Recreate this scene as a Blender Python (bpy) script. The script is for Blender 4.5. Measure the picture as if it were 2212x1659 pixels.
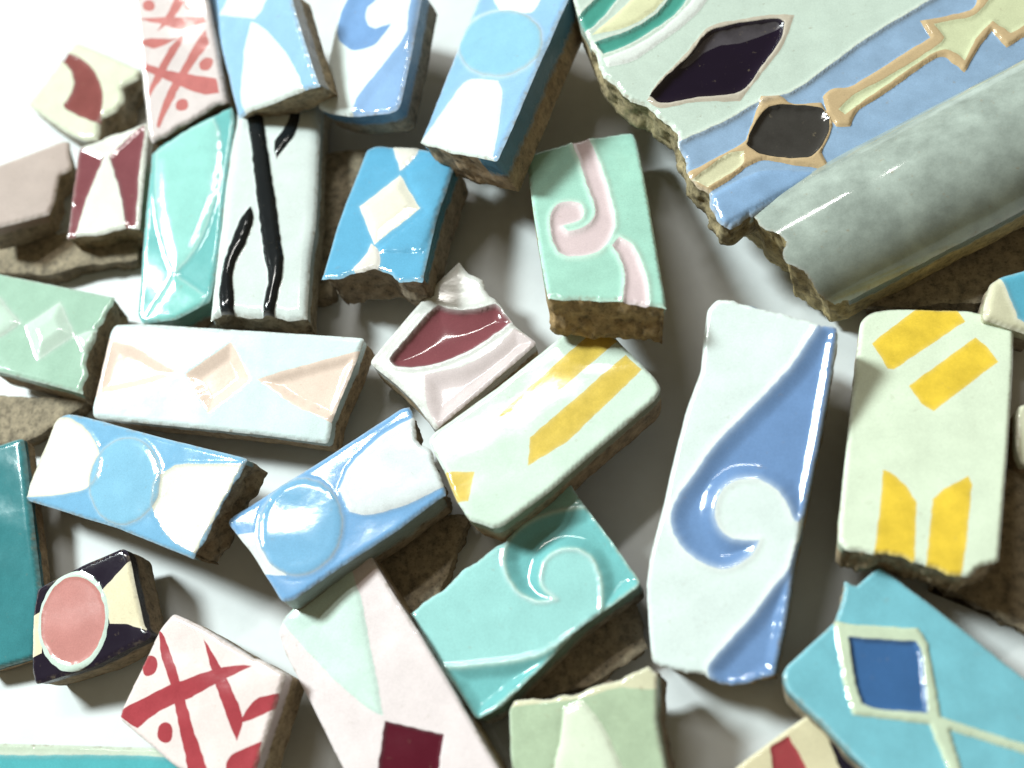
import bpy, math, random
import numpy as np
from mathutils import Vector, Matrix, noise
from mathutils.geometry import delaunay_2d_cdt

for o in list(bpy.data.objects): bpy.data.objects.remove(o)
scene = bpy.context.scene
COL = scene.collection
rng = random.Random(7)

# ------------------------------------------------------------------ camera
S = 0.00018                      # metres per layout unit (a tile is about 3 cm wide, 12 mm thick)
FOC = 2372.0                     # layout units from the lens to the table along the view axis
CX, CY = 1106.0, 829.5
NG = np.array([-0.20, 0.44, 0.0]); NG[2] = math.sqrt(1 - NG @ NG)     # table normal seen from the camera
G0 = np.array([0, 0, -FOC])
XW = np.array([1.0, 0, 0]); XW = XW - (XW @ NG) * NG; XW /= np.linalg.norm(XW)
YW = np.cross(NG, XW)
RW = np.stack([XW, YW, NG])      # camera frame -> world frame
def world(p): return (np.asarray(p, float) - G0) @ RW.T * S
cam_d = bpy.data.cameras.new('camera')
cam = bpy.data.objects.new('camera', cam_d); COL.objects.link(cam)
cam.matrix_world = Matrix.Translation(Vector(world([0, 0, 0]))) @ Matrix(RW.tolist()).to_4x4()
cam_d.sensor_width = 36.0
cam_d.lens = 36.0 * FOC / 2212.0
cam_d.clip_start = 0.01; cam_d.clip_end = 20
cam_d.dof.use_dof = True
cam_d.dof.focus_distance = FOC * S * 0.955
cam_d.dof.aperture_fstop = 5.0
scene.camera = cam
scene.render.resolution_x, scene.render.resolution_y = 1024, 768

# ------------------------------------------------------------------ light
w = bpy.data.worlds.new('World'); scene.world = w; w.use_nodes = True
bg = w.node_tree.nodes['Background']
bg.inputs[0].default_value = (1.0, 0.80, 0.50, 1); bg.inputs[1].default_value = 0.17
def area(name, direction, dist, sx, sy, power, colour, along):
    d = Vector(direction).normalized()
    l = bpy.data.lights.new(name, 'AREA'); l.shape = 'RECTANGLE'; l.size = sx; l.size_y = sy
    l.energy = power; l.color = colour
    o = bpy.data.objects.new(name, l); COL.objects.link(o)
    o.location = d * dist
    z = d; x = Vector(along); x = (x - x.dot(z) * z).normalized(); y = z.cross(x)
    o.matrix_world = Matrix(((x.x, y.x, z.x, o.location.x), (x.y, y.y, z.y, o.location.y), (x.z, y.z, z.z, o.location.z), (0, 0, 0, 1)))
    return o
area('window_lamp', (-0.64, 0.33, 0.69), 4.0, 0.80, 0.65, 258.0, (0.90, 1.0, 0.985), (1, 0.55, 0))
area('tube_lamp', (-0.22, 0.50, 0.84), 2.3, 0.9, 0.08, 14.0, (1.0, 0.98, 0.93), (1, 0.6, 0))
vs = scene.view_settings
vs.view_transform = 'Standard'; vs.look = 'None'; vs.gamma = 1; vs.exposure = 0.08; vs.use_curve_mapping = False
scene.render.engine = 'CYCLES'

# ------------------------------------------------------------------ materials
def s2l(c): 
    c = c / 255.0
    return c / 12.92 if c <= 0.04045 else ((c + 0.055) / 1.055) ** 2.4
def lin(rgb, k=0.84): return tuple(min(0.86, s2l(c) * k) for c in rgb)
MATS = {}
def N(nt, t, **kw):
    n = nt.nodes.new(t)
    for k, v in kw.items(): setattr(n, k, v)
    return n
def glaze(rgb, pale=None, rough=0.10, mottle=0.10, dirt=0.25):
    key = (rgb, pale, rough, mottle, dirt)
    if key in MATS: return MATS[key]
    m = bpy.data.materials.new('glaze'); m.use_nodes = True; nt = m.node_tree; L = nt.links.new
    b = nt.nodes['Principled BSDF']
    if max(rgb) > 100: rgb = tuple(v * .87 + u * .13 for v, u in zip(rgb, (206, 210, 208)))
    c = lin(rgb)
    if pale is None: pale = tuple(int(v + (238 - v) * 0.45) for v in rgb)
    p = lin(pale)
    tc = N(nt, 'ShaderNodeTexCoord')
    n1 = N(nt, 'ShaderNodeTexNoise'); n1.inputs['Scale'].default_value = 90; n1.inputs['Detail'].default_value = 5; n1.inputs['Roughness'].default_value = 0.6
    n2 = N(nt, 'ShaderNodeTexNoise'); n2.inputs['Scale'].default_value = 1900; n2.inputs['Detail'].default_value = 2
    n3 = N(nt, 'ShaderNodeTexNoise'); n3.inputs['Scale'].default_value = 330; n3.inputs['Detail'].default_value = 6; n3.inputs['Roughness'].default_value = 0.7
    for n in (n1, n2, n3): L(tc.outputs['Object'], n.inputs['Vector'])
    # broad uneven thickness of the glaze
    mr = N(nt, 'ShaderNodeMapRange'); mr.inputs[1].default_value = 0.3; mr.inputs[2].default_value = 0.7
    mr.inputs[3].default_value = 1 - mottle * .6; mr.inputs[4].default_value = 1 + mottle * .6
    L(n1.outputs['Fac'], mr.inputs[0])
    mr2 = N(nt, 'ShaderNodeMapRange'); mr2.inputs[1].default_value = 0.3; mr2.inputs[2].default_value = 0.7
    mr2.inputs[3].default_value = 0.93; mr2.inputs[4].default_value = 1.07
    L(n2.outputs['Fac'], mr2.inputs[0])
    mu = N(nt, 'ShaderNodeMath', operation='MULTIPLY'); L(mr.outputs[0], mu.inputs[0]); L(mr2.outputs[0], mu.inputs[1])
    at = N(nt, 'ShaderNodeAttribute', attribute_name='thin')
    mix = N(nt, 'ShaderNodeMix', data_type='RGBA'); mix.inputs['A'].default_value = (*c, 1); mix.inputs['B'].default_value = (*p, 1)
    L(at.outputs['Fac'], mix.inputs['Factor'])
    vm = N(nt, 'ShaderNodeVectorMath', operation='SCALE'); L(mix.outputs['Result'], vm.inputs[0]); L(mu.outputs[0], vm.inputs['Scale'])
    # specks of old mortar and dirt, denser near the broken rim
    cr = N(nt, 'ShaderNodeMapRange'); cr.inputs[1].default_value = 0.63; cr.inputs[2].default_value = 0.70
    cr.inputs[3].default_value = 0; cr.inputs[4].default_value = dirt
    L(n3.outputs['Fac'], cr.inputs[0])
    rim = N(nt, 'ShaderNodeAttribute', attribute_name='rim')
    ad = N(nt, 'ShaderNodeMath', operation='MULTIPLY_ADD'); ad.inputs[1].default_value = 0.6
    gt = N(nt, 'ShaderNodeMapRange'); gt.inputs[1].default_value = 0.5; gt.inputs[2].default_value = 0.62
    L(n3.outputs['Fac'], gt.inputs[0])
    m2 = N(nt, 'ShaderNodeMath', operation='MULTIPLY'); L(rim.outputs['Fac'], m2.inputs[0]); L(gt.outputs[0], m2.inputs[1])
    L(m2.outputs[0], ad.inputs[0]); L(cr.outputs[0], ad.inputs[2])
    dm = N(nt, 'ShaderNodeMix', data_type='RGBA'); dm.inputs['B'].default_value = (0.26, 0.21, 0.14, 1)
    L(ad.outputs[0], dm.inputs['Factor']); L(vm.outputs[0], dm.inputs['A'])
    L(dm.outputs['Result'], b.inputs['Base Color'])
    b.inputs['Roughness'].default_value = rough
    ra = N(nt, 'ShaderNodeMath', operation='MULTIPLY_ADD'); ra.inputs[1].default_value = 0.10; ra.inputs[2].default_value = rough - 0.05
    L(n1.outputs['Fac'], ra.inputs[0]); L(ra.outputs[0], b.inputs['Roughness'])
    b.inputs['IOR'].default_value = 1.52
    bp = N(nt, 'ShaderNodeBump'); bp.inputs['Strength'].default_value = 0.06; bp.inputs['Distance'].default_value = 0.0012
    nb = N(nt, 'ShaderNodeTexNoise'); nb.inputs['Scale'].default_value = 130; nb.inputs['Detail'].default_value = 3
    L(tc.outputs['Object'], nb.inputs['Vector']); L(nb.outputs['Fac'], bp.inputs['Height']); L(bp.outputs[0], b.inputs['Normal'])
    MATS[key] = m
    return m
def clay(rgb=(150, 126, 92), glz=None):
    key = ('clay', rgb, glz)
    if key in MATS: return MATS[key]
    m = bpy.data.materials.new('clay'); m.use_nodes = True; nt = m.node_tree; L = nt.links.new
    b = nt.nodes['Principled BSDF']
    tc = N(nt, 'ShaderNodeTexCoord')
    n1 = N(nt, 'ShaderNodeTexNoise'); n1.inputs['Scale'].default_value = 260; n1.inputs['Detail'].default_value = 8; n1.inputs['Roughness'].default_value = 0.75
    n2 = N(nt, 'ShaderNodeTexVoronoi'); n2.inputs['Scale'].default_value = 620
    for n in (n1, n2): L(tc.outputs['Object'], n.inputs['Vector'])
    cr = N(nt, 'ShaderNodeValToRGB'); e = cr.color_ramp.elements
    c = np.array(lin(rgb))
    e[0].position = 0.33; e[0].color = (*(c * 0.35), 1); e[1].position = 0.68; e[1].color = (*np.minimum(c * 1.5, .8), 1)
    k = cr.color_ramp.elements.new(0.5); k.color = (*c, 1)
    L(n1.outputs['Fac'], cr.inputs[0])
    gr = N(nt, 'ShaderNodeMapRange'); gr.inputs[1].default_value = 0.0; gr.inputs[2].default_value = 0.35; gr.inputs[3].default_value = 0.55; gr.inputs[4].default_value = 1.05
    L(n2.outputs['Distance'], gr.inputs[0])
    vm = N(nt, 'ShaderNodeVectorMath', operation='SCALE'); L(cr.outputs[0], vm.inputs[0]); L(gr.outputs[0], vm.inputs['Scale'])
    out = vm.outputs[0]
    rg = 0.9
    if glz:
        at = N(nt, 'ShaderNodeAttribute', attribute_name='run')
        ad = N(nt, 'ShaderNodeMath', operation='ADD'); L(at.outputs['Fac'], ad.inputs[0])
        sc = N(nt, 'ShaderNodeMath', operation='MULTIPLY_ADD'); sc.inputs[1].default_value = 0.5; sc.inputs[2].default_value = -0.25
        L(n1.outputs['Fac'], sc.inputs[0]); L(sc.outputs[0], ad.inputs[1])
        st = N(nt, 'ShaderNodeMapRange'); st.inputs[1].default_value = 0.45; st.inputs[2].default_value = 0.6; L(ad.outputs[0], st.inputs[0])
        mx = N(nt, 'ShaderNodeMix', data_type='RGBA'); mx.inputs['B'].default_value = (*[v * 0.8 for v in lin(glz)], 1)
        L(st.outputs[0], mx.inputs['Factor']); L(out, mx.inputs['A']); out = mx.outputs['Result']
        rr = N(nt, 'ShaderNodeMapRange'); rr.inputs[3].default_value = 0.9; rr.inputs[4].default_value = 0.2; L(st.outputs[0], rr.inputs[0]); L(rr.outputs[0], b.inputs['Roughness'])
    else: b.inputs['Roughness'].default_value = rg
    L(out, b.inputs['Base Color'])
    bp = N(nt, 'ShaderNodeBump'); bp.inputs['Strength'].default_value = 0.7; bp.inputs['Distance'].default_value = 0.0012
    L(n1.outputs['Fac'], bp.inputs['Height']); L(bp.outputs[0], b.inputs['Normal'])
    MATS[key] = m
    return m
def table_mat():
    m = bpy.data.materials.new('white_table'); m.use_nodes = True; nt = m.node_tree; L = nt.links.new
    b = nt.nodes['Principled BSDF']; tc = N(nt, 'ShaderNodeTexCoord')
    n1 = N(nt, 'ShaderNodeTexNoise'); n1.inputs['Scale'].default_value = 40; n1.inputs['Detail'].default_value = 8; n1.inputs['Roughness'].default_value = .65
    L(tc.outputs['Object'], n1.inputs['Vector'])
    cr = N(nt, 'ShaderNodeValToRGB'); e = cr.color_ramp.elements
    e[0].position = .3; e[0].color = (.54, .57, .58, 1); e[1].position = .7; e[1].color = (.61, .65, .66, 1)
    L(n1.outputs['Fac'], cr.inputs[0])
    n2 = N(nt, 'ShaderNodeTexNoise'); n2.inputs['Scale'].default_value = 420; n2.inputs['Detail'].default_value = 6; n2.inputs['Roughness'].default_value = .7
    L(tc.outputs['Object'], n2.inputs['Vector'])
    mr = N(nt, 'ShaderNodeMapRange'); mr.inputs[1].default_value = .68; mr.inputs[2].default_value = .76; mr.inputs[4].default_value = .5; L(n2.outputs['Fac'], mr.inputs[0])
    mx = N(nt, 'ShaderNodeMix', data_type='RGBA'); mx.inputs['B'].default_value = (.36, .30, .22, 1)
    L(mr.outputs[0], mx.inputs['Factor']); L(cr.outputs[0], mx.inputs['A']); L(mx.outputs['Result'], b.inputs['Base Color'])
    b.inputs['Roughness'].default_value = .55
    return m

# ------------------------------------------------------------------ helpers
REG = {'d': (0, 0, 1), '1': (0, 0, 1/3), '2': (626.8, 0, 1/3), '3': (1216.7, 0, .45), '4': (0, 479.3, 1/3), '5': (663.6, 479.3, 1/3),
       '6': (1327.3, 553, .4), '7': (0, 995.4, .4), '8': (737.4, 995.4, .4), '9': (1327.3, 995.4, .4)}
def Z(k, *pts):
    ox, oy, s = REG[k]
    return [(ox + x * s, oy + y * s) for x, y in pts]
def ell(k, cx, cy, rx, ry, tilt=0, n=44):
    a = math.radians(tilt); r = []
    for i in range(n):
        t = 2 * math.pi * i / n; x, y = rx * math.cos(t), ry * math.sin(t)
        r.append((cx + x * math.cos(a) - y * math.sin(a), cy + x * math.sin(a) + y * math.cos(a)))
    return Z(k, *r)
def catmull(p, n=6, corner=50):
    """closed smooth curve that keeps the sharp corners"""
    p = [np.array(q, float) for q in p]; m = len(p); out = []
    ca = math.cos(math.radians(corner)); shp = []
    for i in range(m):
        a = p[i] - p[i-1]; b = p[(i+1) % m] - p[i]
        shp.append((a @ b) / (np.linalg.norm(a) * np.linalg.norm(b) + 1e-9) < ca)
    for i in range(m):
        p1, p2 = p[i], p[(i+1) % m]
        p0 = p[i-1] if not shp[i] else p1 - (p2 - p1)
        p3 = p[(i+2) % m] if not shp[(i+1) % m] else p2 + (p2 - p1)
        for k in range(n):
            t = k / n
            out.append(0.5 * (2*p1 + (p2-p0)*t + (2*p0-5*p1+4*p2-p3)*t*t + (3*p1-p0-3*p2+p3)*t**3))
    return out
def dens(p, step):
    out = []; idx = []; m = len(p)
    for i in range(m):
        a = np.array(p[i], float); b = np.array(p[(i+1) % m], float); L = np.linalg.norm(b - a)
        n = max(1, int(round(L / step)))
        for k in range(n): out.append(a + (b - a) * k / n); idx.append(i + k / n)
    return np.array(out), np.array(idx)
def inside(P, poly):
    lo, hi = poly.min(0), poly.max(0); kk = np.all((P >= lo) & (P <= hi), axis=1)
    r = np.zeros(len(P), bool); r[kk] = _inside(P[kk], poly); return r
def _inside(P, poly):
    x, y = P[:, 0], P[:, 1]; r = np.zeros(len(P), bool)
    a = poly; b = np.roll(poly, -1, 0)
    for (x1, y1), (x2, y2) in zip(a, b):
        if y1 == y2: continue
        c = ((y1 > y) != (y2 > y)) & (x < (x2 - x1) * (y - y1) / (y2 - y1) + x1)
        r ^= c
    return r
def pdist(P, poly, near=None):
    if near is not None:                      # only points close to the outline need an exact distance
        lo, hi = poly.min(0) - near, poly.max(0) + near
        k = np.all((P > lo) & (P < hi), axis=1); r = np.full(len(P), 1e3)
        if k.any(): r[k] = pdist(P[k], poly)
        return r
    d = np.full(len(P), 1e9); a = poly; b = np.roll(poly, -1, 0)
    for p, q in zip(a, b):
        v = q - p; L = v @ v
        if L < 1e-12: continue
        t = np.clip(((P - p) @ v) / L, 0, 1)
        e = P - p - t[:, None] * v
        d = np.minimum(d, np.einsum('ij,ij->i', e, e))
    return np.sqrt(d)
_W = np.random.default_rng(5).normal(size=(14, 2)) * .75; _PH = np.random.default_rng(6).uniform(0, 6.28, 14)
def fnoise(P, sc, seed=0.0):
    """smooth noise, about -1..1"""
    P = np.asarray(P) * sc * 6.28
    return np.sin(P @ _W.T * .6 + _PH + seed * (1 + np.arange(14) * .37)).sum(1) / 4.2
_W3 = np.random.default_rng(8).normal(size=(16, 3)) * .75; _PH3 = np.random.default_rng(9).uniform(0, 6.28, 16)
def fnoise3(P, sc, seed=0.0):
    P = np.asarray(P) * sc * 6.28
    return np.sin(P @ _W3.T * .6 + _PH3 + seed * (1 + np.arange(16) * .37)).sum(1) / 4.6
def mesh_obj(name, V, F, mat, parent, normals=None, attrs=None, smooth=True):
    me = bpy.data.meshes.new(name)
    me.from_pydata([tuple(v) for v in V], [], F); me.update()
    if smooth: me.polygons.foreach_set('use_smooth', [True] * len(me.polygons))
    for k, a in (attrs or {}).items():
        at = me.attributes.new(k, 'FLOAT', 'POINT'); at.data.foreach_set('value', np.asarray(a, np.float32))
    me.materials.append(mat)
    if normals is not None: me.normals_split_custom_set_from_vertices([tuple(n) for n in normals])
    o = bpy.data.objects.new(name, me); COL.objects.link(o)
    if parent: o.parent = parent
    return o
def rays(P):
    P = np.asarray(P, float)
    return np.stack([(P[:, 0] - CX) / FOC, -(P[:, 1] - CY) / FOC, -np.ones(len(P))], 1)
HM = {}                                     # what already lies on the table: top height in each cell
CELL = 7.0
def wpx(p): return (p - G0) @ RW.T

class Motif:
    """one painted or moulded field of a tile: outline, colour, relief"""
    def __init__(s, name, pts, rgb, h=0, w=12, ridge=0, rw=4, shape='dome', smooth=True, pale=None, jit=.8, label=None, rough=.10, mottle=.10, line=0):
        s.name = name; s.rgb = rgb; s.h = h; s.w = w; s.ridge = ridge; s.rw = rw; s.shape = shape; s.pale = pale; s.label = label; s.rough = rough; s.mottle = mottle; s.line = line
        p = catmull(pts) if smooth else [np.array(q, float) for q in pts]
        p, _ = dens(p, 5.0)
        sd = rng.uniform(0, 90)
        s.poly = p + np.stack([fnoise(p, .06, sd), fnoise(p, .06, sd + 9)], 1) * jit
STATS = []
def tile(label, outline, ground, motifs=(), s=(10, 30), T=66, side=None, brk=(), edge=4.5, er=8, tol=8, cap=10, clayc=None, profile=None,
         ground_pale=None, ground_h=0, h=None, name='tile_fragment', cat='tile', group='broken glazed tile fragments', rough=.10, mottle=.10, ground_name='glazed_face', runs=.30, jag=3.0, dirt=.25, step=5.0, round_corner=True):
    seed = len(STATS) * 3.17 + .5
    clayc = clayc or ((150, 132, 106), (168, 148, 118), (144, 130, 110), (162, 138, 108), (158, 146, 124))[len(STATS) % 5]
    if 50 < T <= 76: s = (s[0] * 1.4, s[1] * 1.4); T = T * 1.4
    pts, idx = dens(outline, 5.0)
    isb = np.zeros(len(pts), bool)
    for a, b in brk: isb |= (idx >= a) & (idx <= b)
    # soften corners that are not broken
    if round_corner:
        for _ in range(3):
            sm = (np.roll(pts, 1, 0) + np.roll(pts, -1, 0) + 2 * pts) / 4
            pts = np.where(isb[:, None], pts, sm)
    tan = np.roll(pts, -1, 0) - np.roll(pts, 1, 0); tan /= np.linalg.norm(tan, axis=1)[:, None] + 1e-9
    area2 = np.sum(pts[:, 0] * np.roll(pts[:, 1], -1) - np.roll(pts[:, 0], -1) * pts[:, 1])
    out2 = np.stack([tan[:, 1], -tan[:, 0]], 1) * (1 if area2 > 0 else -1)
    amp = np.where(isb, jag, .3)
    pts = pts + out2 * ((fnoise(pts, .03, seed) + .28 * fnoise(pts, .12, seed + 5)) * amp)[:, None]
    # ---- triangulate the face with every field outline as a constraint
    lo, hi = pts.min(0), pts.max(0)
    gx, gy = np.meshgrid(np.arange(lo[0], hi[0], step), np.arange(lo[1], hi[1], step * .87))
    gx = gx + (np.arange(gx.shape[0]) % 2)[:, None] * step * .5
    P = np.stack([gx.ravel(), gy.ravel()], 1)
    P = P[inside(P, pts)]
    P = P[pdist(P, pts) > 2.2]
    loops = [pts]
    for m in motifs:
        P = P[pdist(P, m.poly, 4) > 2.0]; loops.append(m.poly)
    extra = [P]
    co = []; ed = []
    for l in loops:
        b = len(co); co += [Vector(q) for q in l]; ed += [(b + i, b + (i + 1) % len(l)) for i in range(len(l))]
    for e in extra: co += [Vector(q) for q in e]
    r = delaunay_2d_cdt(co, ed, [], 0, 1e-3, False)
    V2 = np.array([tuple(v) for v in r[0]]); F = np.array(r[2])
    cen = V2[F].mean(1)
    keep = inside(cen, pts); F = F[keep]; cen = cen[keep]
    own = np.full(len(F), -1)
    for i, m in enumerate(motifs): own[inside(cen, m.poly)] = i
    # ---- relief
    def height(Q):
        z = np.zeros(len(Q)); thin = np.zeros(len(Q))
        de = pdist(Q, pts)
        z += ground_h * np.clip(de / 20, 0, 1)
        for m in motifs:
            if m.h or m.ridge or m.line:
                d = pdist(Q, m.poly, 16); ins = inside(Q, m.poly)
                if m.h:
                    t = np.clip(d / m.w, 0, 1)
                    f = {'dome': np.sqrt(np.maximum(0, 1 - (1 - t) ** 2)), 'pyramid': t, 'bowl': t * t * (3 - 2 * t)}[m.shape]
                    z += np.where(ins, m.h * f, 0)
                if m.ridge:
                    g = np.exp(-(d / m.rw) ** 2); z += m.ridge * g; thin = np.maximum(thin, g * min(1, abs(m.ridge) / 2.5) * (m.ridge > 0))
                if m.line: thin = np.maximum(thin, m.line * np.exp(-(d / m.rw) ** 2))
        if profile is not None: z += profile(Q)
        t = np.clip(de / er, 0, 1)
        z -= edge * (1 - np.sqrt(np.maximum(0, 1 - (1 - t) ** 2)))
        z += .6 * fnoise(Q, .012, seed + 3)
        thin = np.maximum(thin, .8 * np.exp(-(de / 3.2) ** 2))
        rim = np.exp(-(de / 4.5) ** 2)
        return z, thin, rim
    z, thin, rim = height(V2)
    # ---- pose: the underside shows displaced by s in the view
    n = np.array([-s[0] / T, s[1] / T, 0.0]); n[2] = math.sqrt(max(.2, 1 - n @ n)); n /= np.linalg.norm(n)
    c2 = pts.mean(0); rc = rays([c2])[0]
    bs = np.concatenate([P, pts]); rb = rays(bs)
    zt = np.concatenate([z[-0:0], np.zeros(0)])
    t0 = (G0 @ NG) / (rc @ NG) - 60
    def place(Q, t0): 
        rr = rays(Q); return rr * ((rc * t0) @ n / (rr @ n))[:, None]
    zp, _, _ = height(bs)
    for _ in range(7):
        top = place(bs, t0); bot = wpx(top - T * n)
        if h is not None: need = h - bot[:, 2].min()
        else:
            g = [HM.get((int(math.floor(x / CELL)), int(math.floor(y / CELL))), 0) for x, y, _ in bot]
            need = max(min(np.max(np.array(g) - tol * (np.array(g) > 0) - bot[:, 2]), cap - bot[:, 2].min()), -bot[:, 2].min())
        t0 = t0 + need / (rc @ NG)
    top = wpx(place(bs, t0) + zp[:, None] * n)
    for a in (0, .5, 1):
        b_ = wpx(place(bs, t0) - a * T * n); tz = b_[:, 2] if a else top[:, 2]
        for (x, y, _), zz in zip(b_, tz):
            k = (int(math.floor(x / CELL)), int(math.floor(y / CELL)))
            if HM.get(k, -1) < zz: HM[k] = zz
    base = world(rc * t0 - T * n)
    root = bpy.data.objects.new(name, None); COL.objects.link(root); root.location = base; root.empty_display_size = .01
    root['label'] = label; root['category'] = cat; root['group'] = group
    STATS.append((label[:40], round(float((wpx(rc * t0))[2])), len(F)))
    V3 = world(place(V2, t0) + z[:, None] * n) - base
    # ---- joint normals so that neighbouring fields shade as one skin
    fn = np.cross(V3[F[:, 1]] - V3[F[:, 0]], V3[F[:, 2]] - V3[F[:, 0]])
    nw = RW @ n
    flip = fn @ nw < 0; F[flip] = F[flip][:, ::-1]; fn[flip] *= -1
    vn = np.zeros_like(V3)
    for k in range(3): np.add.at(vn, F[:, k], fn)
    vn /= np.linalg.norm(vn, axis=1)[:, None] + 1e-20
    def part(nm, sel, mat, lab=None):
        f = F[sel]
        if not len(f): return
        u, inv = np.unique(f, return_inverse=True); f = inv.reshape(-1, 3)
        o = mesh_obj(nm, V3[u], f.tolist(), mat, root, vn[u], {'thin': thin[u], 'rim': rim[u]})
        if lab: o['label'] = lab
        return o
    part(ground_name, own == -1, clay(ground) if ground_name == 'bare_clay_face' else glaze(ground, ground_pale, rough, mottle, dirt))
    for i, m in enumerate(motifs): part(m.name, own == i, glaze(m.rgb, m.pale, m.rough, m.mottle, dirt), m.label)
    # ---- clay body under the glaze
    zo, _, _ = height(pts)
    K = 12; rings = []; run = []
    soft = pts
    for _ in range(14): soft = (np.roll(soft, 1, 0) + np.roll(soft, -1, 0) + 2 * soft) / 4
    P3 = place(pts, t0); PS = place(np.where(isb[:, None], soft, pts), t0)
    o3 = place(pts + out2 * 4, t0) - P3; o3 /= np.linalg.norm(o3, axis=1)[:, None]
    for k in range(K):
        f = k / (K - 1)
        dz = (zo - .3) * (1 - f) - T * f
        q = (P3 if k == 0 else PS) + n * dz[:, None]
        p3 = np.concatenate([soft, np.full((len(pts), 1), f * T * 1.3)], 1)
        a3 = fnoise3(p3, .022, seed) + .45 * fnoise3(p3, .07, seed + 2)
        am = np.where(isb, 5.0, 1.0) * (0 if k == 0 else 1)
        inset = np.where(isb, 4.0 * math.sin(f * 2.4) + (3 if k else 0), 5.0 * f * f + (1.0 if k else 0))
        q = q + o3 * (a3 * am - inset)[:, None]
        rings.append(q); run.append(np.where(isb, .0, np.clip(1 - f / max(runs, .01) * .5, 0, 1)))
    BV = world(np.concatenate(rings)) - base; m_ = len(pts); BF = []
    for k in range(K - 1):
        for i in range(m_):
            j = (i + 1) % m_
            BF.append((k*m_ + i, k*m_ + j, (k+1)*m_ + j, (k+1)*m_ + i))
    if area2 < 0: pass
    else: BF = [f[::-1] for f in BF]
    BF.append(tuple(range((K-1)*m_, K*m_)) if area2 < 0 else tuple(range(K*m_ - 1, (K-1)*m_ - 1, -1)))
    mesh_obj('clay_body', BV, [tuple(f) for f in BF], clay(clayc, side or ground), root, None, {'run': np.concatenate(run)})
    return root

# ------------------------------------------------------------------ table
g = mesh_obj('table', [(-3, -3, 0), (3, -3, 0), (3, 3, 0), (-3, 3, 0)], [(0, 1, 2, 3)], table_mat(), None, smooth=False)
g['kind'] = 'structure'

# ------------------------------------------------------------------ glaze colours (as seen in neutral light)
WHITE = (226, 238, 234); MILK = (236, 240, 228); CREAM = (226, 240, 214); CREAM2 = (238, 226, 190)
SKY = (142, 190, 232); SKYD = (112, 168, 222); OVAL = (124, 186, 220); COBALT = (98, 136, 190); AZURE = (84, 164, 206)
TEAL = (106, 184, 186); TEALL = (152, 214, 212); MINT = (162, 216, 198); PINKW = (240, 222, 220); PINKG = (222, 198, 202)
MAROON = (120, 54, 62); DMAROON = (84, 18, 36); RED = (162, 44, 54); REDP = (208, 116, 112); YEL = (238, 198, 48); BLACK = (30, 24, 40)
SALMON = (198, 124, 118); PEACH = (246, 220, 204); SAGE = (166, 206, 184); SAGEW = (206, 232, 216)

# ------------------------------------------------------------------ the tiles, lowest first
M = Motif
def back(label, pts): tile(label, pts, (150, 138, 116), s=(9, 20), T=46, h=0, brk=((0, 99),), rough=.7, dirt=.7, ground_name='bare_clay_face', edge=3, clayc=(142, 128, 106), mottle=.25)  # added filler slabs: stand for half-seen clay bodies and shade in the gaps
back('bare clay fragment in the gap between the two blue oval tiles and the spiral', Z('d', (780, 1210), (880, 1120), (1015, 1110), (930, 1330), (850, 1310)))
back('bare clay fragment in the gap right of the black lined tile', Z('d', (676, 330), (800, 320), (740, 480), (712, 640), (668, 650)))
back('bare clay fragment at the left edge, between sage and blue oval tiles', Z('d', (-60, 850), (190, 862), (128, 915), (60, 950), (-60, 975)))
back('bare clay fragment in the shadow below the turquoise spiral tile', Z('d', (1060, 1500), (1370, 1290), (1400, 1400), (1270, 1480), (1110, 1520)))
back('bare clay fragment on the left, below the two maroon triangles', Z('d', (-60, 515), (150, 500), (298, 520), (296, 560), (200, 572), (110, 592), (-60, 585)))
back('bare clay fragment in the shadow under the half-round moulding', Z('d', (1850, 600), (2050, 540), (2260, 440), (2260, 600), (2120, 650), (1990, 660), (1870, 660)))
back('bare clay fragment at the right edge, below the yellow barred tile', Z('d', (2170, 1010), (2260, 1000), (2260, 1390), (2120, 1310), (2000, 1250), (2120, 1240)))
tile('bare pinkish grey tile back at the left edge, under the maroon tiles', Z('1', (-90, 1095), (410, 905), (450, 915), (452, 1085), (400, 1130), (322, 1385), (-90, 1490)),
     (196, 176, 168), s=(-4, 34), T=60, brk=((2, 5),), rough=.55, dirt=.6, side=(170, 146, 130), ground_name='bare_back_face')
tile('dark teal tile cut off by the left edge of the picture', Z('d', (-50, 972), (46, 944), (52, 985), (70, 1150), (86, 1280), (75, 1420), (-50, 1456)),
     (36, 116, 124), s=(14, 17), cap=0, T=49, edge=9, er=12, mottle=.2)
tile('turquoise tile with a pale rim in the bottom left corner', Z('7', (-90, 1535), (0, 1525), (860, 1550), (960, 1640), (1040, 1800), (-90, 1800)),
     (206, 222, 200), [M('turquoise_field', Z('7', (-120, 1590), (880, 1600), (985, 1720), (1040, 1850), (-120, 1850)), (78, 186, 196), ridge=1.5, rw=6)], s=(5, 22), T=56)
tile('pale sage green tile with a raised diamond at the left edge', Z('4', (-80, 315), (0, 335), (740, 485), (690, 590), (640, 690), (620, 780), (570, 850), (560, 900), (530, 1110), (0, 970), (-80, 950)),
     SAGE, [M('side_lobe', Z('4', (-120, 400), (0, 490), (60, 570), (140, 655), (0, 745), (-120, 800)), SAGEW, h=5, w=26, line=.6),
            M('diamond', Z('4', (165, 670), (390, 520), (485, 735), (240, 900)), SAGEW, h=9, w=24, shape='pyramid', smooth=False, line=.5),
            M('end_lobe', Z('4', (490, 742), (560, 715), (640, 700), (620, 775), (545, 845)), SAGEW, h=5, w=14, line=.5)],
     s=(8, 30), T=66, brk=((2, 8),))
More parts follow.
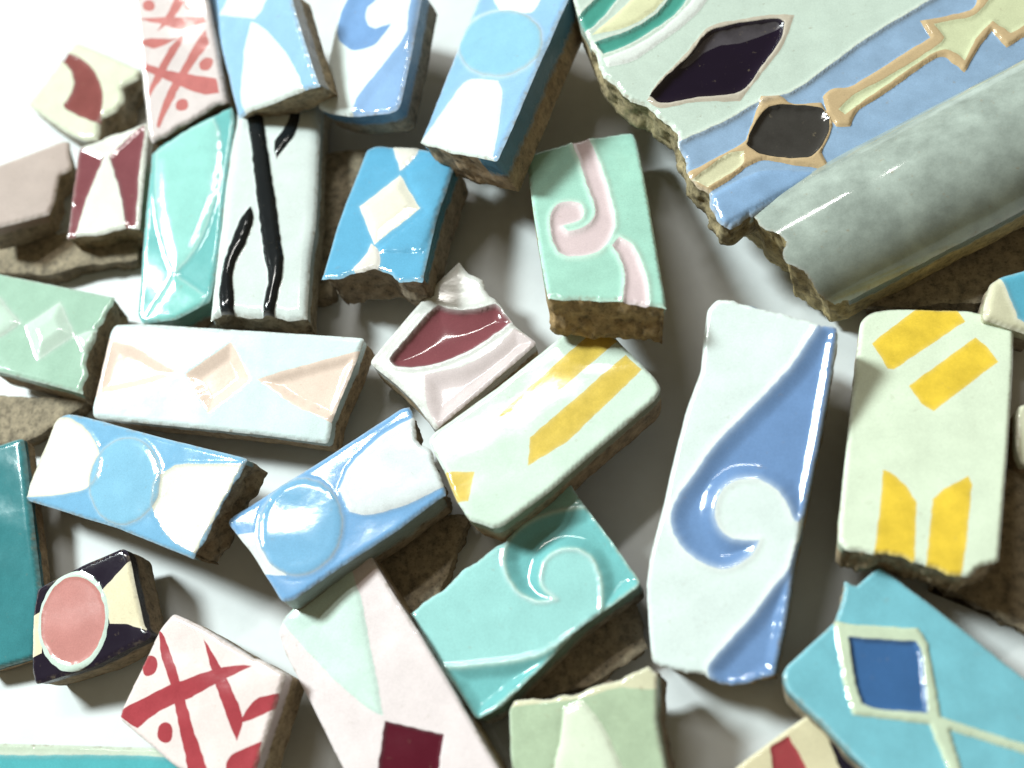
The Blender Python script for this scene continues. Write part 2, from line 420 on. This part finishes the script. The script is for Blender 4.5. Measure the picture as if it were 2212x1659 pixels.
tile('small white tile with two dark maroon triangles meeting at a point', Z('1', (505, 975), (530, 940), (945, 800), (958, 850), (930, 1150), (900, 1490), (800, 1480), (490, 1530), (430, 1552), (470, 1250)),
     MILK, [M('maroon_triangle', Z('1', (517, 972), (545, 955), (672, 1017), (650, 1080), (565, 1280), (485, 1535), (438, 1545), (490, 1100)), MAROON, h=-3, w=8, line=.35, label='left maroon triangle'),
            M('maroon_triangle', Z('1', (933, 812), (940, 860), (905, 1100), (880, 1470), (812, 1475), (790, 1300), (740, 1120), (708, 1022), (765, 950), (860, 862)), MAROON, h=-3, w=8, line=.35, label='right maroon triangle')],
     s=(14, 30), T=72, brk=((1, 2), (5, 8)), side=(200, 190, 160))
tile('tall turquoise tile with a long pale almond shape', Z('d', (327, 333), (343, 312), (440, 258), (500, 228), (506, 262), (487, 400), (476, 500), (463, 600), (452, 652), (380, 690), (305, 699), (296, 678), (303, 600), (310, 500), (318, 420)),
     (104, 188, 188), [M('almond', Z('d', (337, 332), (400, 285), (462, 256), (474, 300), (470, 400), (450, 480), (425, 535), (400, 568), (378, 591), (360, 550), (345, 490), (336, 420)), (152, 222, 214), h=5, w=30, ridge=1.6, rw=3.5),
                      M('almond_tip', Z('d', (378, 591), (348, 640), (316, 690), (380, 695), (430, 665), (446, 640), (405, 612)), (128, 208, 202), h=4, w=22, ridge=1.6, rw=3.5)],
     s=(15, 24), T=66, brk=((0, 3),), side=(110, 170, 160), runs=.6)
tile('white tile with a pale peach diamond between two peach wedges', Z('d', (247, 700), (300, 698), (480, 709), (787, 729), (760, 800), (714, 907), (716, 917), (707, 958), (560, 938), (200, 902), (198, 880), (215, 810), (237, 715)),
     (220, 238, 240), [M('peach_wedge', Z('4', (700, 752), (900, 822), (1145, 975), (1140, 1003), (900, 1082), (600, 1135)), PEACH, h=-4, w=26, shape='bowl', label='left peach wedge'),
                       M('diamond', Z('4', (1500, 780), (1622, 1020), (1350, 1242), (1203, 985)), PEACH, h=-9, w=22, shape='pyramid', smooth=False),
                       M('peach_wedge', Z('4', (1668, 1020), (1900, 948), (2330, 835), (2170, 1310), (1900, 1182)), PEACH, h=-8, w=24, shape='bowl', label='right peach wedge')],
     s=(15, 21), T=60, edge=5, er=9)
tile('white tile with thick black branching lines, standing upright near the top', Z('d', (508, 250), (528, 170), (704, 180), (693, 233), (682, 480), (670, 560), (662, 687), (620, 690), (575, 684), (530, 684), (500, 680), (477, 677), (453, 692), (463, 600), (476, 500), (490, 380)),
     (222, 234, 232), [M('black_line', Z('d', (526, 200), (562, 200), (567, 243), (580, 330), (598, 450), (607, 520), (613, 560), (610, 600), (600, 640), (590, 700), (565, 700), (574, 640), (581, 600), (573, 560), (567, 520), (556, 430), (545, 330), (533, 246)), (24, 30, 34), h=10, w=16, label='long black line down the middle'),
                       M('black_line', Z('d', (543, 447), (548, 480), (530, 530), (513, 562), (503, 600), (506, 640), (505, 700), (478, 700), (475, 640), (478, 600), (488, 560), (502, 520), (520, 475)), (24, 30, 34), h=9, w=14, label='short black line at the lower left'),
                       M('black_line', Z('d', (640, 190), (660, 195), (652, 235), (640, 290), (618, 320), (598, 347), (593, 312), (612, 282), (625, 258)), (24, 30, 34), h=5, w=10, label='short black line at the upper right')],
     s=(9, 32), cap=20, T=66, brk=((6, 12),), edge=6, er=16, ground_h=4)
tile('mint green tile with a pink curl and a broken lower edge', Z('d', (1137, 342), (1145, 329), (1260, 298), (1340, 286), (1368, 283), (1376, 300), (1400, 420), (1420, 540), (1441, 664), (1400, 655), (1330, 646), (1260, 642), (1184, 642), (1165, 540), (1147, 420)),
     MINT, [M('pink_curl', Z('d', (1228, 296), (1266, 286), (1292, 345), (1308, 390), (1322, 440), (1329, 485), (1317, 520), (1290, 545), (1250, 556), (1215, 551), (1198, 531), (1190, 500), (1188, 470), (1201, 448), (1225, 437), (1250, 440), (1262, 456), (1256, 474), (1236, 484), (1214, 490), (1226, 501), (1262, 492), (1283, 470), (1283, 440), (1268, 400), (1252, 350)), PINKG, h=-3, w=12, ridge=2.6, rw=7),
            M('pink_band', Z('d', (1338, 514), (1368, 533), (1388, 575), (1400, 620), (1404, 668), (1344, 664), (1350, 600), (1341, 560), (1322, 532)), PINKG, h=-3, w=12, ridge=2.6, rw=7)],
     s=(8, 74), T=104, brk=((7.9, 12.1),), edge=6, ground_pale=(206, 236, 222), mottle=.14, clayc=(158, 132, 92))
tile('long white tile with a cobalt blue spiral', Z('d', (1527, 668), (1548, 645), (1590, 647), (1680, 673), (1730, 688), (1775, 700), (1809, 705), (1790, 830), (1767, 960), (1740, 1090), (1715, 1220), (1695, 1350), (1672, 1455), (1620, 1476), (1555, 1476), (1520, 1459), (1430, 1442), (1407, 1428), (1400, 1350), (1395, 1270), (1403, 1200), (1435, 1080), (1445, 1030), (1480, 890), (1513, 800), (1520, 720)),
     (224, 238, 236), [M('blue_spiral', Z('d', (1775, 690), (1820, 700), (1800, 830), (1777, 960), (1750, 1090), (1727, 1128), (1716, 1126), (1703, 1094), (1682, 1062), (1650, 1040), (1618, 1034), (1582, 1042), (1556, 1065), (1545, 1098), (1549, 1130), (1567, 1155), (1597, 1166), (1640, 1167), (1624, 1199), (1588, 1223), (1551, 1228), (1503, 1207), (1463, 1167), (1449, 1119), (1463, 1075), (1507, 1013), (1551, 953), (1631, 873), (1707, 793)), COBALT, h=-9, w=42, shape='bowl', ridge=1.8, rw=9, pale=(180, 200, 226)),
                       M('blue_corner', Z('9', (1000, 440), (975, 600), (890, 1150), (720, 1240), (555, 1240), (505, 1150), (520, 1090), (620, 970), (740, 842), (852, 690), (938, 585), (978, 455)), COBALT, h=-9, w=40, shape='bowl', ridge=1.8, rw=9, pale=(180, 200, 226)),
                       M('blue_dash', Z('6', (640, 228), (760, 250), (900, 296), (990, 318), (880, 302), (740, 272)), (92, 128, 184), h=-2, w=5)],
     s=(24, 24), T=76, brk=((2, 5), (12, 16)), edge=6, er=10, side=(150, 176, 200), runs=.5)
tile('pale greyish green tile with a white wedge at the bottom edge', Z('8', (900, 1345), (930, 1302), (1280, 1252), (1500, 1180), (1650, 1112), (1705, 1150), (1700, 1400), (1750, 1660), (1770, 1800), (920, 1800)),
     (170, 190, 158), [M('white_wedge', Z('8', (1200, 1335), (1300, 1292), (1390, 1400), (1460, 1530), (1590, 1830), (1110, 1830), (1180, 1500)), (222, 232, 208), h=6, w=28, ridge=-1, rw=5),
                       M('cream_rim', Z('8', (890, 1340), (930, 1290), (1280, 1240), (1500, 1165), (1650, 1100), (1720, 1140), (1720, 1230), (1640, 1235), (1500, 1225), (1280, 1285), (950, 1325)), (214, 210, 176), h=0)],
     s=(24, 22), T=66, brk=((1, 5),), mottle=.22, dirt=.5)
tile('small cream tile with a red stripe at the bottom edge', Z('9', (1060, 1362), (1112, 1412), (1330, 1660), (1430, 1800), (500, 1800), (700, 1622), (930, 1452)),
     (228, 216, 176), [M('red_stripe', Z('9', (840, 1545), (940, 1485), (1030, 1640), (1090, 1840), (880, 1840)), (160, 50, 56), h=-2, w=8, smooth=False),
                       M('dark_stripe', Z('9', (1140, 1465), (1205, 1490), (1320, 1610), (1480, 1840), (1290, 1840)), BLACK, h=-2, w=8, smooth=False)],
     s=(6, 26), T=60)
tile('turquoise tile with a moulded spiral and a glossy wave crest', Z('8', (1225, 108), (1290, 210), (1450, 420), (1612, 650), (1600, 682), (1300, 892), (1060, 1130), (860, 1332), (725, 1397), (660, 1290), (540, 1110), (370, 822), (500, 722), (600, 655), (650, 602), (880, 430), (1000, 300)),
     TEALL, [M('dark_spiral', Z('8', (1310, 250), (1360, 260), (1640, 650), (1400, 835), (1403, 700), (1385, 600), (1330, 510), (1230, 478), (1130, 512), (1082, 590), (1088, 680), (1165, 750), (1060, 762), (960, 718), (895, 625), (877, 520), (905, 425), (1000, 335), (1150, 275)), TEAL, h=-12, w=34, shape='bowl', ridge=2.4, rw=5, pale=(196, 226, 216)),
             M('dark_trough', Z('8', (545, 1118), (700, 1103), (880, 1085), (1060, 1048), (1200, 968), (1330, 870), (1320, 900), (1060, 1150), (730, 1420)), TEAL, h=-12, w=34, shape='bowl', ridge=2.0, rw=6, pale=(196, 226, 216))],
     s=(18, 30), T=70, brk=((11, 15),), side=(150, 180, 160), runs=.5, jag=2.2)
tile('white tile with pink sides, a mint wedge and a dark maroon square', Z('d', (790, 1190), (798, 1197), (850, 1285), (900, 1360), (960, 1460), (1110, 1720), (770, 1720), (680, 1540), (612, 1405), (600, 1365), (612, 1335), (640, 1307), (720, 1245)),
     (236, 222, 224), [M('mint_wedge', Z('d', (772, 1195), (762, 1235), (782, 1300), (800, 1400), (815, 1470), (827, 1547), (790, 1526), (720, 1466), (650, 1392), (606, 1340), (640, 1295), (720, 1235)), (210, 236, 226), h=5, w=40, line=.3),
                       M('maroon_square', Z('d', (831, 1557), (958, 1587), (938, 1740), (806, 1740)), DMAROON, h=-4, w=7, smooth=False, line=.3)],
     s=(20, 26), cap=10, T=64)
tile('cream tile with four yellow bars and a ragged lower edge', Z('d', (1859, 693), (1870, 680), (1890, 669), (1930, 665), (2090, 668), (2160, 684), (2191, 704), (2190, 780), (2180, 950), (2159, 1208), (2108, 1226), (2092, 1240), (2070, 1240), (2008, 1221), (1947, 1203), (1920, 1188), (1890, 1196), (1828, 1184), (1811, 1170), (1815, 1100), (1843, 830)),
     CREAM, [M('yellow_bar', Z('6', (1390, 470), (1640, 278), (1850, 290), (1892, 352), (1510, 612), (1478, 610)), YEL, smooth=False, mottle=.3, line=.3, rw=5, label='upper yellow bar'),
             M('yellow_bar', Z('6', (1590, 700), (1950, 440), (2020, 500), (2072, 572), (1722, 838), (1660, 800)), YEL, smooth=False, mottle=.3, line=.3, rw=5, label='second slanting yellow bar'),
             M('yellow_bar', Z('9', (1450, 50), (1490, 60), (1580, 140), (1632, 230), (1622, 540), (1398, 540), (1440, 200)), YEL, smooth=False, mottle=.3, line=.3, rw=5, label='lower left yellow bar'),
             M('yellow_bar', Z('9', (1718, 210), (1780, 150), (1912, 85), (1932, 130), (1900, 460), (1870, 640), (1675, 640)), YEL, smooth=False, mottle=.3, line=.3, rw=5, label='lower right yellow bar')],
     s=(10, 48), T=84, brk=((9, 17),), edge=6, er=10, jag=4)
tile('blue tile with a rounded cream rim at the right edge, beside the yellow bars', Z('6', (2005, 260), (2035, 140), (2090, 105), (2300, 45), (2300, 430), (2160, 385), (2000, 330)),
     (222, 218, 184), [M('blue_field', Z('6', (2085, 112), (2150, 92), (2330, 40), (2330, 400), (2190, 350), (2165, 300)), (82, 176, 208), ridge=1.6, rw=5)], s=(2, 26), T=60, edge=12, er=18, tol=40)
tile('small cream tile sliver at the right edge, below the rounded blue one', Z('6', (2172, 860), (2185, 805), (2300, 780), (2300, 1130), (2205, 1125), (2172, 1030)), (226, 226, 196), s=(2, 24), T=56, tol=40)
tile('bright turquoise tile with a dark blue diamond in cream outlines', Z('9', (1430, 568), (1560, 660), (1760, 810), (2380, 1300), (2380, 1840), (1540, 1840), (1300, 1600), (1100, 1390), (940, 1242), (905, 1160), (930, 1108), (1190, 870), (1220, 780), (1250, 655), (1310, 672)),
     (112, 188, 206), [M('cream_outline', Z('9', (1180, 862), (1290, 885), (1640, 905), (1692, 985), (1765, 1385), (2400, 1590), (2400, 1640), (1810, 1455), (1930, 1840), (1870, 1840), (1700, 1425), (1400, 1385), (1285, 1372), (1235, 1200)), (204, 220, 190), h=4, w=8, smooth=False),
                      M('blue_diamond', Z('9', (1260, 955), (1630, 980), (1660, 1060), (1692, 1367), (1420, 1342), (1332, 1312), (1300, 1200)), (40, 88, 148), h=-6, w=10, line=.2)],
     s=(8, 34), cap=25, T=66, brk=((12, 14),), mottle=.16)
tile('small black and cream tile with a large salmon pink oval', Z('7', (195, 690), (450, 560), (665, 468), (690, 500), (735, 720), (775, 900), (815, 930), (795, 962), (500, 1110), (185, 1210), (168, 1130), (175, 830)),
     BLACK, [M('cream_field', Z('7', (555, 690), (700, 535), (790, 915), (690, 885), (590, 878)), CREAM2, h=0, line=.2, label='right cream field'),
             M('cream_field', Z('7', (160, 845), (225, 815), (225, 1040), (150, 1070)), CREAM2, h=0, label='left cream field'),
             M('pale_ring', ell('7', 397, 868, 188, 272, 8), (206, 226, 214), h=1.5, w=6),
             M('pink_oval', ell('7', 397, 864, 172, 238, 8), SALMON, h=-1.2, w=6, rough=.18)],
     s=(20, 22), cap=16, T=62, ground_pale=(60, 54, 70), side=(60, 54, 60))
tile('pinkish white tile with bold red crossing strokes, lower left', Z('7', (905, 850), (930, 820), (1080, 890), (1355, 1060), (1372, 1072), (1385, 1062), (1540, 1150), (1500, 1270), (1340, 1790), (1120, 1740), (940, 1650), (638, 1395), (650, 1345), (860, 905)),
     PINKW, [M('red_stroke', Z('7', (858, 915), (890, 960), (970, 1180), (1030, 1400), (1130, 1700), (1020, 1700), (960, 1400), (920, 1200), (870, 1050)), RED, mottle=.2),
             M('red_stroke', Z('7', (1100, 960), (1190, 1110), (1250, 1230), (1310, 1390), (1280, 1512), (1250, 1450), (1170, 1220), (1130, 1090)), RED, mottle=.2),
             M('red_stroke', Z('7', (630, 1370), (700, 1320), (900, 1220), (1000, 1180), (1220, 1110), (1362, 1105), (1250, 1160), (1060, 1260), (1030, 1280), (880, 1340), (740, 1445)), RED, mottle=.2),
             M('red_stroke', Z('7', (1290, 1410), (1380, 1290), (1505, 1252), (1475, 1340), (1330, 1405)), RED, mottle=.2),
             M('red_stroke', Z('7', (1215, 1670), (1250, 1590), (1410, 1515), (1370, 1790), (1190, 1760)), RED, mottle=.2),
             M('red_dot', ell('7', 808, 1107, 42, 55, 10), RED, label='upper red dot'), M('red_dot', ell('7', 893, 1468, 42, 56, 0), RED, label='lower red dot')],
     s=(22, 26), T=66, edge=6)
tile('bright sky blue tile with a white diamond, broken at the bottom', Z('d', (791, 322), (813, 313), (847, 317), (907, 320), (953, 330), (988, 341), (940, 479), (910, 607), (860, 607), (840, 596), (810, 582), (774, 589), (740, 598), (694, 601), (730, 479)),
     AZURE, [M('white_flare', Z('2', (660, 940), (845, 940), (812, 1010), (742, 1085), (710, 1105), (690, 1030)), (232, 226, 214), h=4, w=14, line=.3, label='upper white flare'),
             M('diamond', Z('2', (712, 1135), (842, 1350), (545, 1585), (448, 1340)), (236, 230, 212), h=8, w=20, shape='pyramid', smooth=False, line=.3),
             M('white_flare', Z('5', (418, 140), (462, 190), (474, 262), (446, 330), (320, 345), (296, 305), (380, 210)), (232, 226, 218), h=4, w=12, line=.3, label='lower white flare'),
             M('blue_lobe', Z('2', (1050, 1040), (1060, 1100), (860, 1640), (700, 1640), (580, 1640), (600, 1590), (880, 1370), (760, 1150), (780, 1080), (880, 1000)), AZURE, h=6, w=26, label='raised right blue lobe'),
             ],
     s=(30, 58), cap=10, T=104, brk=((6.9, 13.1),), side=(70, 140, 160), runs=.3)
tile('large relief tile with a black lozenge, blue band and brown outlined arrow', Z('3', (20, -110), (70, 70), (200, 360), (330, 470), (440, 530), (545, 640), (580, 760), (610, 850), (700, 920), (740, 1050), (800, 1085), (900, 1035), (1250, 828), (1700, 570), (2340, 230), (2340, -110)),
     (204, 222, 210), [M('blue_band', Z('3', (555, 680), (760, 590), (950, 485), (1100, 440), (1300, 300), (1480, 170), (1860, -60), (1950, -130), (2400, -130), (2400, 240), (1700, 600), (1250, 850), (780, 1130), (600, 850)), (140, 172, 208), h=-5, w=18, ridge=1.5, rw=5, mottle=.2),
            M('green_stripe', Z('3', (50, 100), (190, -40), (260, -120), (340, -120), (240, 25), (150, 125), (110, 150)), (56, 150, 134), h=-4, w=10, ridge=1.5, rw=4, label='first green stripe'),
            M('cream_stripe', Z('3', (135, 168), (300, 25), (420, -120), (580, -120), (430, 55), (300, 130)), (236, 236, 190), h=3, w=14),
            M('green_stripe', Z('3', (150, 205), (300, 152), (450, 62), (590, -120), (670, -120), (560, 45), (420, 152), (300, 222), (190, 262)), (56, 150, 134), h=-4, w=10, ridge=1.5, rw=4, label='second green stripe'),
            M('white_band', Z('3', (190, 280), (300, 238), (430, 168), (580, 45), (700, -120), (770, -120), (640, 65), (480, 195), (330, 295), (215, 325)), (234, 240, 236), h=3, w=10),
            M('brown_outline', Z('3', (400, 480), (470, 375), (590, 255), (670, 155), (760, 110), (1000, 70), (1110, 70), (1060, 210), (975, 325), (880, 445), (850, 485), (640, 490), (470, 520)), (196, 184, 166), h=2, w=6, label='brown outline of the lozenge'),
            M('black_lozenge', Z('3', (415, 462), (480, 382), (600, 272), (680, 172), (760, 132), (1000, 90), (1062, 108), (1040, 200), (960, 310), (850, 440), (640, 470), (480, 500)), (22, 14, 34), h=-14, w=26, pale=(90, 86, 96), line=.3),
            M('worn_edge', Z('3', (560, 320), (610, 268), (690, 176), (765, 138), (1000, 98), (1050, 118), (880, 180), (760, 200), (680, 235), (600, 305)), (74, 70, 76), rough=.3, mottle=.4, label='worn grey edge of the lozenge'),
            M('blue_arc', Z('3', (705, 935), (860, 850), (1000, 808), (1250, 822), (1100, 900), (900, 1010), (770, 1080)), (132, 170, 214), h=5, w=16, mottle=.2, label='raised blue arc'),
            M('brown_outline', Z('3', (580, 830), (850, 685), (890, 630), (950, 460), (1050, 462), (1100, 488), (1240, 485), (1290, 570), (1280, 640), (1240, 720), (1285, 808), (1100, 785), (940, 765), (800, 860), (700, 920), (620, 880)), (202, 172, 128), h=5, w=9, label='brown outline round the grey diamond'),
            M('cream_shaft', Z('3', (620, 860), (780, 742), (868, 722), (858, 788), (740, 868), (690, 900)), (220, 216, 176), h=-4, w=10, label='short cream shaft'),
            M('grey_diamond', Z('3', (880, 690), (900, 630), (960, 535), (1030, 502), (1220, 512), (1280, 560), (1268, 650), (1190, 748), (1050, 755), (940, 735)), (62, 60, 58), h=-10, w=20, mottle=.3),
            M('brown_outline', Z('3', (1248, 460), (1290, 420), (1400, 398), (1650, 240), (1765, 172), (1715, 92), (1955, 40), (2000, -40), (2080, -130), (2380, -130), (2380, 60), (2212, 172), (2130, 222), (2060, 140), (1990, 232), (1930, 342), (1870, 292), (1790, 272), (1560, 432), (1420, 522), (1380, 600), (1310, 600), (1270, 540)), (202, 172, 128), h=5, w=9, label='brown outline of the arrow'),
            M('cream_arrow', Z('3', (1322, 520), (1400, 450), (1560, 365), (1785, 225), (1830, 180), (1780, 112), (1960, 75), (2060, -20), (2130, -130), (2380, -130), (2380, 20), (2150, 160), (2060, 100), (1985, 180), (1928, 290), (1880, 252), (1790, 248), (1560, 400), (1350, 550)), (216, 222, 178), h=-3, w=12)],
     s=(6, 39), T=84, brk=((1.5, 11),), edge=7, ground_pale=(232, 236, 226), clayc=(160, 146, 112), jag=4, h=20, dirt=.4)
# half-round moulding: the same skin bent into a barrel
AX0 = np.array(Z('3', (1085, 1285))[0]); AX1 = np.array(Z('3', (2300, 655))[0]); AXD = (AX1 - AX0) / np.linalg.norm(AX1 - AX0); AXN = np.array([-AXD[1], AXD[0]])
def barrel(Q):
    t = np.clip(np.abs((Q - AX0) @ AXN) / 150.0, 0, 1)
    return 140 * np.sqrt(np.maximum(0, 1 - t ** 2))
def bar_pt(u, v): return tuple(AX0 + AXD * u + AXN * v)
tile('grey green half-round moulding with a rough broken end, right side', [bar_pt(*q) for q in ((-60, -146), (120, -146), (720, -146), (720, 142), (120, 142), (40, 142), (10, 90), (-14, 40), (6, 10), (-24, -30), (-34, -80))],
     (152, 164, 156), [], s=(14, 16), T=46, brk=((4.6, 11),), profile=barrel, edge=0, er=4, name='moulding_fragment', cat='moulding', group='', rough=.09, mottle=.45, dirt=.6, clayc=(176, 158, 112), step=4.5, h=24, jag=5)
tile('sky blue tile with a round blue oval between white fields, left', Z('d', (117, 908), (140, 893), (165, 895), (350, 945), (534, 990), (525, 1005), (470, 1110), (416, 1208), (400, 1200), (250, 1140), (54, 1079), (62, 1045), (90, 980)),
     (110, 172, 214), [M('white_field', Z('d', (112, 905), (150, 903), (190, 930), (214, 972), (218, 1002), (200, 1047), (150, 1066), (44, 1076), (90, 980)), MILK, ridge=1.4, rw=3, pale=(196, 184, 164), label='left white field'),
                       M('white_field', Z('d', (340, 1035), (370, 1012), (400, 1003), (524, 1003), (420, 1196), (368, 1163), (332, 1104), (332, 1070)), MILK, ridge=1.4, rw=3, pale=(196, 184, 164), label='right white field'),
                       M('blue_oval', ell('d', 271, 1040, 76, 95, 12), OVAL, h=4, w=16, ridge=1.6, rw=3.5, pale=(178, 182, 180))],
     s=(24, 22), cap=12, T=60, brk=((4.9, 7.1),), side=(140, 170, 170), jag=2.5)
tile('white tile with a glossy maroon curved wedge, lying under the cream tile', Z('5', (980, 256), (1050, 320), (1130, 370), (1147, 430), (1215, 490), (1270, 570), (1345, 670), (1490, 780), (1290, 960), (830, 1350), (700, 1172), (590, 1062), (400, 910), (420, 880), (820, 410)),
     (228, 230, 226), [M('maroon_wedge', Z('5', (850, 543), (960, 575), (1100, 565), (1222, 533), (1270, 580), (1328, 647), (1200, 742), (1000, 862), (760, 937), (600, 942), (543, 912), (540, 885), (640, 760), (780, 600)), MAROON, h=-15, w=58, shape='dome', pale=(206, 200, 200), ridge=1.5, rw=4),
                       M('pink_field', Z('5', (760, 990), (1000, 935), (1200, 830), (1345, 690), (1500, 780), (1290, 960), (850, 1330), (790, 1230), (765, 1100)), (226, 210, 212), h=-7, w=34, shape='bowl')],
     s=(10, 31), T=66, brk=((0, 5),), tol=34, jag=2.5)
tile('sky blue tile with a round blue oval and a glossy white end, centre', Z('d', (489, 1127), (500, 1115), (700, 990), (868, 880), (883, 878), (897, 909), (903, 950), (928, 972), (945, 1010), (957, 1045), (960, 1068), (850, 1150), (737, 1223), (630, 1297), (608, 1299), (590, 1270), (576, 1247), (540, 1190)),
     SKYD, [M('white_field', Z('d', (733, 1058), (760, 1002), (830, 938), (905, 895), (913, 950), (938, 972), (955, 1010), (968, 1046), (880, 1090), (800, 1112), (755, 1106)), (232, 240, 244), h=5, w=24, ridge=1.2, rw=3, label='glossy white end'),
            M('white_field', Z('d', (505, 1155), (552, 1150), (562, 1175), (620, 1244), (568, 1242)), (232, 240, 240), label='small white corner'),
            M('blue_oval', ell('d', 650, 1139, 90, 106, 14), (116, 178, 222), h=4.5, w=18, ridge=1.6, rw=3.5, pale=(190, 196, 200))],
     s=(11, 32), cap=56, T=66, brk=((4, 10),), side=(170, 186, 184), tol=34, runs=.6, jag=2.5)
tile('cream tile with two long yellow bars, lying across the centre', Z('d', (1262, 684), (1278, 677), (1292, 685), (1345, 745), (1415, 815), (1428, 838), (1415, 862), (1300, 960), (1180, 1065), (1085, 1135), (1065, 1141), (1040, 1130), (1013, 1123), (985, 1080), (960, 1020), (923, 950), (935, 933), (1080, 830)),
     (216, 238, 222), [M('yellow_bar', Z('d', (1298, 700), (1333, 737), (1144, 899), (1077, 900), (1107, 869)), (230, 196, 76), smooth=False, mottle=.3, line=.3, rw=5, label='upper yellow bar'),
                       M('yellow_bar', Z('d', (1351, 767), (1386, 799), (1227, 953), (1140, 1006), (1145, 945)), (230, 196, 76), smooth=False, mottle=.3, line=.3, rw=5, label='lower yellow bar'),
                       M('yellow_bar', Z('d', (950, 1019), (1025, 1019), (1011, 1083), (975, 1085)), (230, 196, 76), smooth=False, mottle=.3, line=.3, rw=5, label='yellow corner bar')],
     s=(13.6, 32), cap=75, T=68, edge=6, er=10, side=(170, 170, 140), tol=34)
tile('small chipped cream tile with a maroon crescent, far left', Z('1', (485, 263), (700, 350), (905, 445), (885, 500), (790, 565), (787, 650), (745, 712), (660, 757), (640, 800), (625, 897), (540, 905), (430, 855), (300, 762), (168, 670), (330, 460)),
     (226, 232, 204), [M('maroon_crescent', Z('1', (405, 325), (520, 375), (600, 440), (650, 540), (666, 620), (657, 720), (640, 795), (560, 772), (430, 712), (415, 672), (440, 640), (470, 580), (475, 510), (440, 430), (372, 378)), (128, 58, 56), h=-3, w=9, line=.3, mottle=.2)],
     s=(14, 28), cap=25, T=62, brk=((2, 9),), edge=8, dirt=.6, tol=30, side=(206, 206, 176))
tile('pale pink tile with faded red crossing strokes, top left', Z('1', (845, -90), (1330, -90), (1400, 280), (1467, 655), (1400, 690), (1190, 810), (980, 922), (958, 870), (880, 150)),
     (240, 226, 226), [M('red_stroke', Z('1', (890, 120), (1020, 112), (1200, 112), (1325, 104), (1332, 140), (1180, 192), (1080, 165)), REDP, mottle=.25),
             M('red_stroke', Z('1', (1150, -60), (1240, -60), (1130, 110), (1015, 205), (1090, 80)), REDP, mottle=.25),
             M('red_stroke', Z('1', (903, 275), (960, 250), (1100, 255), (1180, 238), (1010, 312), (960, 302)), REDP, mottle=.25),
             M('red_stroke', Z('1', (1205, 200), (1170, 290), (1080, 450), (960, 645), (972, 560), (1050, 400), (1100, 310)), REDP, mottle=.25),
             M('red_stroke', Z('1', (1330, 192), (1357, 280), (1200, 500), (1030, 832), (1018, 800), (1080, 610), (1200, 400), (1290, 240)), REDP, mottle=.25),
             M('red_stroke', Z('1', (913, 403), (1090, 455), (1402, 510), (1422, 602), (1280, 602), (1000, 482), (930, 450)), (206, 110, 108), mottle=.25),
             M('red_dot', ell('1', 965, 35, 40, 38), REDP), M('red_dot', ell('1', 1240, 30, 46, 42), REDP), M('red_dot', ell('1', 1337, 414, 50, 38, -35), REDP), M('red_dot', ell('1', 1180, 680, 42, 38, -35), (206, 110, 108))],
     s=(10, 14), cap=60, T=62, brk=((3, 6),), edge=6, tol=34)
tile('light blue tile with white bell shapes at the top edge', Z('1', (1335, -90), (1865, -90), (1945, 200), (2062, 552), (1960, 582), (1760, 672), (1600, 732), (1542, 765), (1450, 400)),
     (148, 196, 236), [M('white_field', Z('1', (1500, -110), (1760, -110), (1700, 60), (1650, 122), (1535, 108), (1418, 95), (1470, 0)), (230, 240, 238), label='upper white field', line=.2),
                       M('white_bell', Z('1', (1630, 138), (1720, 190), (1850, 340), (1930, 480), (1975, 590), (1590, 750), (1560, 620), (1570, 450), (1592, 280)), (230, 240, 236), h=2, w=20)],
     s=(44, 14), cap=85, T=80, brk=((3, 7),), side=(206, 200, 196), runs=.5, tol=34, jag=2)
tile('white tile with a soft blue spiral at the top edge', Z('2', (335, -90), (850, -90), (820, 60), (770, 330), (692, 680), (640, 715), (380, 742), (250, 722), (165, 692), (275, 190)),
     (226, 238, 236), [M('blue_spiral', Z('2', (420, -100), (330, 80), (305, 190), (320, 260), (380, 312), (450, 322), (540, 290), (610, 220), (652, 150), (600, 167), (550, 187), (508, 160), (485, 110), (500, 50), (560, -5), (610, -100)), (108, 152, 208), h=-6, w=22, shape='bowl'),
                       M('blue_field', Z('2', (800, -100), (770, 60), (745, 220), (640, 370), (510, 530), (430, 640), (385, 760), (640, 740), (720, 690), (800, 330), (880, -100)), (132, 172, 222), h=-6, w=24, shape='bowl')],
     s=(40, 36), cap=80, T=88, edge=10, er=18, side=(110, 150, 180), runs=.45, tol=34)
tile('light blue tile with a large round oval over a white trapezoid, top centre', Z('2', (1245, -90), (1835, -90), (1790, 0), (1560, 520), (1335, 1040), (1070, 990), (835, 922), (1020, 460)),
     (138, 186, 230), [M('white_field', Z('2', (1300, -120), (1680, -120), (1600, 40), (1540, 85), (1380, 75), (1330, 20)), (230, 240, 238), h=4, w=20, line=.2, label='upper white field'),
                       M('white_trapezoid', Z('2', (1150, 522), (1350, 522), (1374, 600), (1356, 780), (1312, 1060), (1070, 1010), (820, 935), (880, 870), (1030, 660)), (230, 242, 238), h=3, w=20, line=.3, pale=(200, 206, 200)),
                       M('blue_oval', ell('2', 1365, 286, 276, 212, -12), (132, 190, 218), h=5, w=18, ridge=1.8, rw=4, pale=(186, 190, 188))],
     s=(50, 58), cap=35, T=104, brk=((4.5, 6),), edge=6, er=10, side=(90, 136, 160), runs=.5, tol=34)
